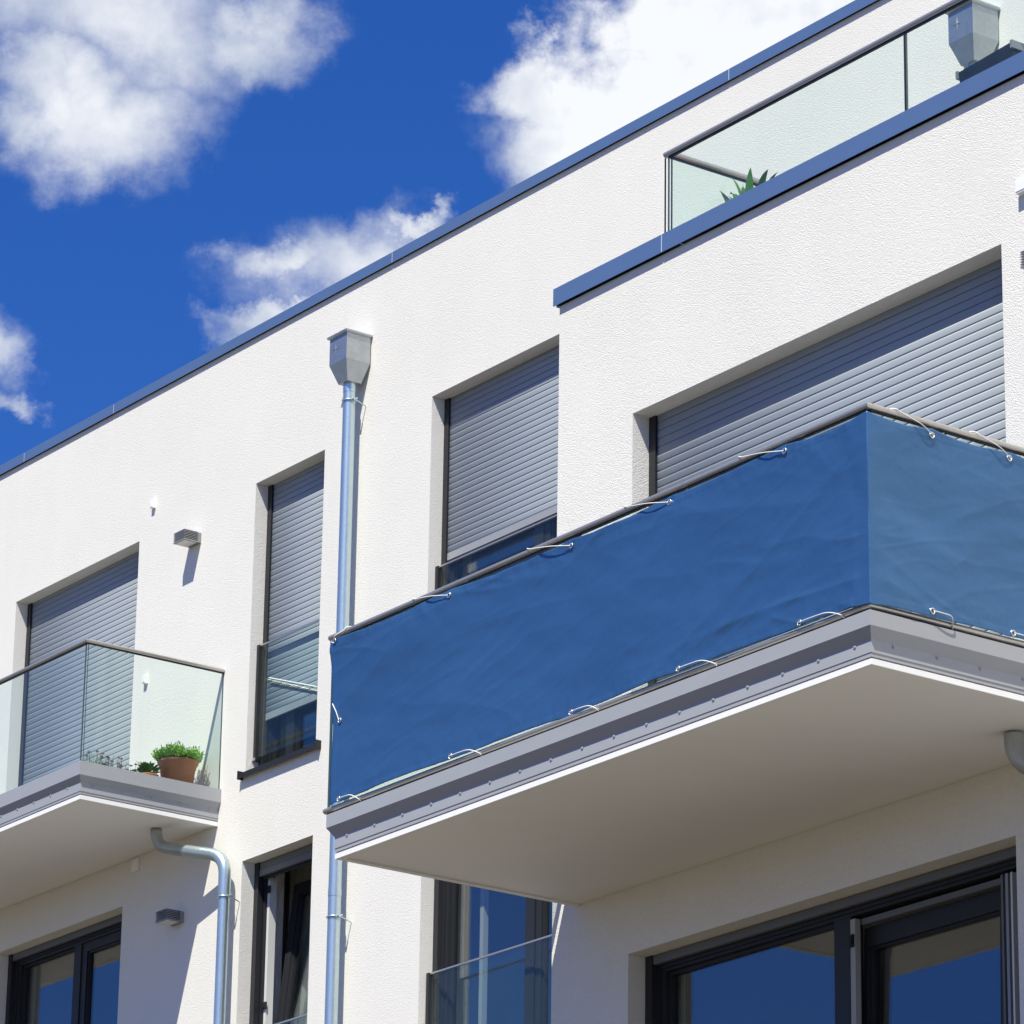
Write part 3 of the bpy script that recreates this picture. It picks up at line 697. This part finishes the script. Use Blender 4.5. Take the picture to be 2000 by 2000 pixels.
def sensor(x, ywall, z, label, w=.040, d=.030, h=.066, cover=True):
    t = thing('sensor_box', label, 'sensor', (x+w/2, ywall, z), 'small white boxes on the walls')
    m = MB(); m.box(x, x+w, ywall-d, ywall-.001, z, z+h); m.build('housing', 'plastic', t)
    if cover: m = MB(); m.box(x+.004, x+w-.004, ywall-d-.003, ywall-d-.0005, z+.008, z+h-.008); m.build('cover', 'plastic', t)
sensor(.845, 0, .205, 'small white box high on the wall, left of the sunlit lamp')
sensor(.845, 0, -1.185, 'small white box seen through the glass of the small balcony')
sensor(.787, 0, -2.624, 'flat white plate on the wall tight under the small balcony', .095, .012, .096)
sensor(14.045, YB, -2.660, 'white box at the right edge above the lamp', .11, .040, .068)

# ------------------------------------------------------------------ plants and pots
def leafquad(q, p, d, n, ln, w):
    d = d.normalized(); n = (n-d*n.dot(d)).normalized(); o = d.cross(n)
    mid = p+d*ln*.55+n*ln*.06
    q.add([p, mid+o*w, p+d*ln, mid-o*w], [(0, 1, 2, 3)])
def rnd(): return Vector((random.gauss(0, 1), random.gauss(0, 1), random.gauss(0, 1))).normalized()
px, py, pz = 1.735, -.225, -2.285
pot = thing('flower_pot', 'large terracotta coloured pot with a bushy green herb on the small balcony', 'potted plant', (px, py, pz))
m = MB(); R0 = .150
m.lathe(px, py, [(0, pz), (.105, pz), (R0-.022, pz+.195), (R0-.016, pz+.200), (R0-.014, pz+.226), (R0-.004, pz+.232), (R0, pz+.246), (R0-.001, pz+.251), (R0-.012, pz+.251), (R0-.016, pz+.232), (0, pz+.225)], 40)
m.build('pot', 'terra', pot)
m = MB(); m.lathe(px, py, [(R0-.02, pz+.236), (0, pz+.242)], 24); m.build('soil', 'soil', pot)
q = MB()
for i in range(520):
    a = random.uniform(0, 2*math.pi); rr = math.sqrt(random.random()); bx = Vector((px+.135*rr*math.cos(a), py+.135*rr*math.sin(a), pz+.24))
    lump = .75+.5*noise.noise(Vector((bx.x*17, bx.y*17, 1)))
    tip = bx+Vector((.062*rr*math.cos(a), .062*rr*math.sin(a), (.150*(1-.42*rr*rr))*lump*random.uniform(.6, 1.08)))
    if i % 40 == 0: tip.z += .03
    ax = tip-bx
    for k in range(9):
        f = .30+.70*k/8; p = bx+ax*f; th = k*2.4+i
        d = Vector((math.cos(th), math.sin(th), .55+f*.5)); leafquad(q, p, d, Vector((0, 0, 1))+rnd()*.4, random.uniform(.018, .029)*(1.15-.35*f), random.uniform(.004, .0065))
o = q.build('foliage', 'leaf', pot); o['kind'] = 'stuff'
q = MB()
for i in range(60):
    a = random.uniform(0, 6.28); rr = random.random(); bx = Vector((px+.12*rr*math.cos(a), py+.12*rr*math.sin(a), pz+.235)); q.tube([bx, bx+Vector((.03*rr*math.cos(a), .03*rr*math.sin(a), .09))], .002, 5)
o = q.build('stems', 'leafd', pot); o['kind'] = 'stuff'
# small dark leaved plant in an orange pot
sx, sy, sz = 1.735, -.475, -2.285
sp = thing('small_plant', 'small dark leaved plant in an orange pot left of the terracotta pot', 'potted plant', (sx, sy, sz))
m = MB(); m.lathe(sx, sy, [(0, sz), (.055, sz), (.075, sz+.088), (.082, sz+.090), (.082, sz+.108), (.072, sz+.108), (.068, sz+.095), (0, sz+.092)], 28); m.build('pot', 'orange', sp)
q = MB()
for i in range(90):
    a = random.uniform(0, 6.28); rr = random.random(); bx = Vector((sx+.05*rr*math.cos(a), sy+.05*rr*math.sin(a), sz+.10+random.random()*.06))
    d = Vector((math.cos(a)*.8, math.sin(a)*.8, random.uniform(.1, 1.2))); leafquad(q, bx, d, Vector((0, 0, 1))+rnd()*.3, random.uniform(.05, .085), random.uniform(.010, .016))
for i in range(40):
    a = random.uniform(0, 6.28); bx = Vector((sx-.03+.05*math.cos(a), sy-.07+.04*math.sin(a), sz+.11)); d = Vector((-.3+math.cos(a)*.6, -.5+math.sin(a)*.6, .35)); leafquad(q, bx, d, Vector((0, 0, 1)), .045, .010)
o = q.build('foliage', 'leafd', sp); o['kind'] = 'stuff'
# chives gone to seed behind the glass
hx, hy, hz = 1.73, -.79, -2.285
ch = thing('chive_plant', 'thin chives with faded flower heads behind the glass of the small balcony', 'potted plant', (hx, hy, hz))
m = MB(); m.box(hx-.08, hx+.10, hy-.24, hy+.26, hz, hz+.03); m.build('tray', 'planter', ch)
st, fl = MB(), MB()
for i in range(85):
    yy = random.uniform(-.22, .24); bx = Vector((hx-.30*yy+random.uniform(-.04, .04), hy+yy, hz+.03)); hgt = random.uniform(.07, .165); ln_ = Vector((random.gauss(0, .025), random.gauss(0, .03), 0))
    tip = bx+Vector((ln_.x, ln_.y, hgt)); st.tube([bx, bx*.5+tip*.5+ln_*.15, tip], [.0022, .0018, .0013], 5)
    if i % 3 == 0:
        for k in range(16): d = rnd(); d.z = abs(d.z)*.8-.1; leafquad(fl, tip, d, rnd(), .016, .0035)
o = st.build('stalks', 'stalk', ch); o['kind'] = 'stuff'
o = fl.build('flower_heads', 'flower', ch); o['kind'] = 'stuff'
# strap leaved plant on the terrace
tx, ty, tz = 11.275, -2.62, -2.285
tp = thing('terrace_plant', 'strap leaved green plant behind the corner of the terrace glass', 'potted plant', (tx, ty, tz))
m = MB(); m.lathe(tx, ty, [(0, tz), (.13, tz), (.165, tz+.50), (.178, tz+.50), (.178, tz+.545), (.155, tz+.545), (.15, tz+.52), (0, tz+.51)], 28); m.build('pot', 'terra', tp)
def strap(bx, tip, droop, w):
    q = MB(); n = 9; bx, tip = Vector(bx), Vector(tip); side = (tip-bx).cross(Vector((0, 0, 1))).normalized(); L_ = []
    for i in range(n+1):
        t = i/n; p = bx+(tip-bx)*t+Vector((0, 0, droop*4*t*(1-t))); ww = w*1.5*(1-t**4)*(.5+1.6*t*(1-t))
        L_ += [p-side*ww+Vector((0, 0, ww*.5)), p, p+side*ww+Vector((0, 0, ww*.5))]
    q.add(L_, [f for i in range(n) for f in ((i*3, i*3+1, i*3+4, i*3+3), (i*3+1, i*3+2, i*3+5, i*3+4))], True); q.build('leaf', 'leafd', tp)
for (bx, by, bz, ex, ey, ez, dr, w) in (
    (-.17, 0, .74, -.235, -.02, .865, .01, .030), (-.15, .02, .72, -.19, .0, .82, .035, .018), (-.06, .0, .70, .030, -.02, .905, .03, .019), (.0, .02, .72, -.145, -.02, .905, .06, .013),
    (.02, .02, .70, .09, .03, .83, .05, .018), (.04, .0, .70, .155, .0, .855, .045, .020), (.06, .02, .68, .20, .03, .83, .05, .014), (-.10, .03, .70, -.06, .0, .82, .06, .028), (-.12, -.02, .72, -.30, -.04, .745, .07, .014),
    (-.22, .0, .66, -.35, -.04, .715, .05, .013), (-.08, -.03, .72, -.13, -.03, .80, .06, .032), (.0, -.02, .70, -.03, -.03, .83, .03, .026), (-.02, .04, .70, .07, .05, .80, .06, .022), (-.15, .0, .70, -.17, .02, .80, .03, .028)):
    q0 = Vector((tx+bx*.3, ty+by*.3, tz+.51))
    strap(q0, (tx+ex, ty+ey, tz+ez), dr+.02, w)
# dark trough on the terrace
t = thing('planter_trough', 'dark grey plastic trough behind the terrace glass under the hopper', 'planter', (13.52, -2.88, -1.76))
m = MB(); pr = [(-.075, 0), (-.088, .115), (-.088, .135), (.088, .135), (.088, .115), (.075, 0)]
ca, sa = math.cos(-.05), math.sin(-.05)
def pl(x, p): 
    z = p[1]; return (13.50+x*ca+z*sa*1.2, -2.86+p[0], -1.79+z*ca-x*sa)
m.prism(pr, (lambda p: pl(-.19, p), lambda p: pl(.19, p))); m.build('trough', 'planter', t)
m = MB()
for a, c in ((-.205, -.1905), (.1905, .205)): m.prism([(-.096, .10), (-.096, .142), (.096, .142), (.096, .10)], (lambda p, a=a: pl(a, p), lambda p, c=c: pl(c, p)))
m.build('rim', 'lamp', t)
m = MB(); m.box(13.40, 13.44, -2.90, -2.82, -2.25, -1.785); m.box(13.60, 13.64, -2.90, -2.82, -2.25, -1.765); m.build('stand', 'dark', t)

bpy.context.view_layer.update()
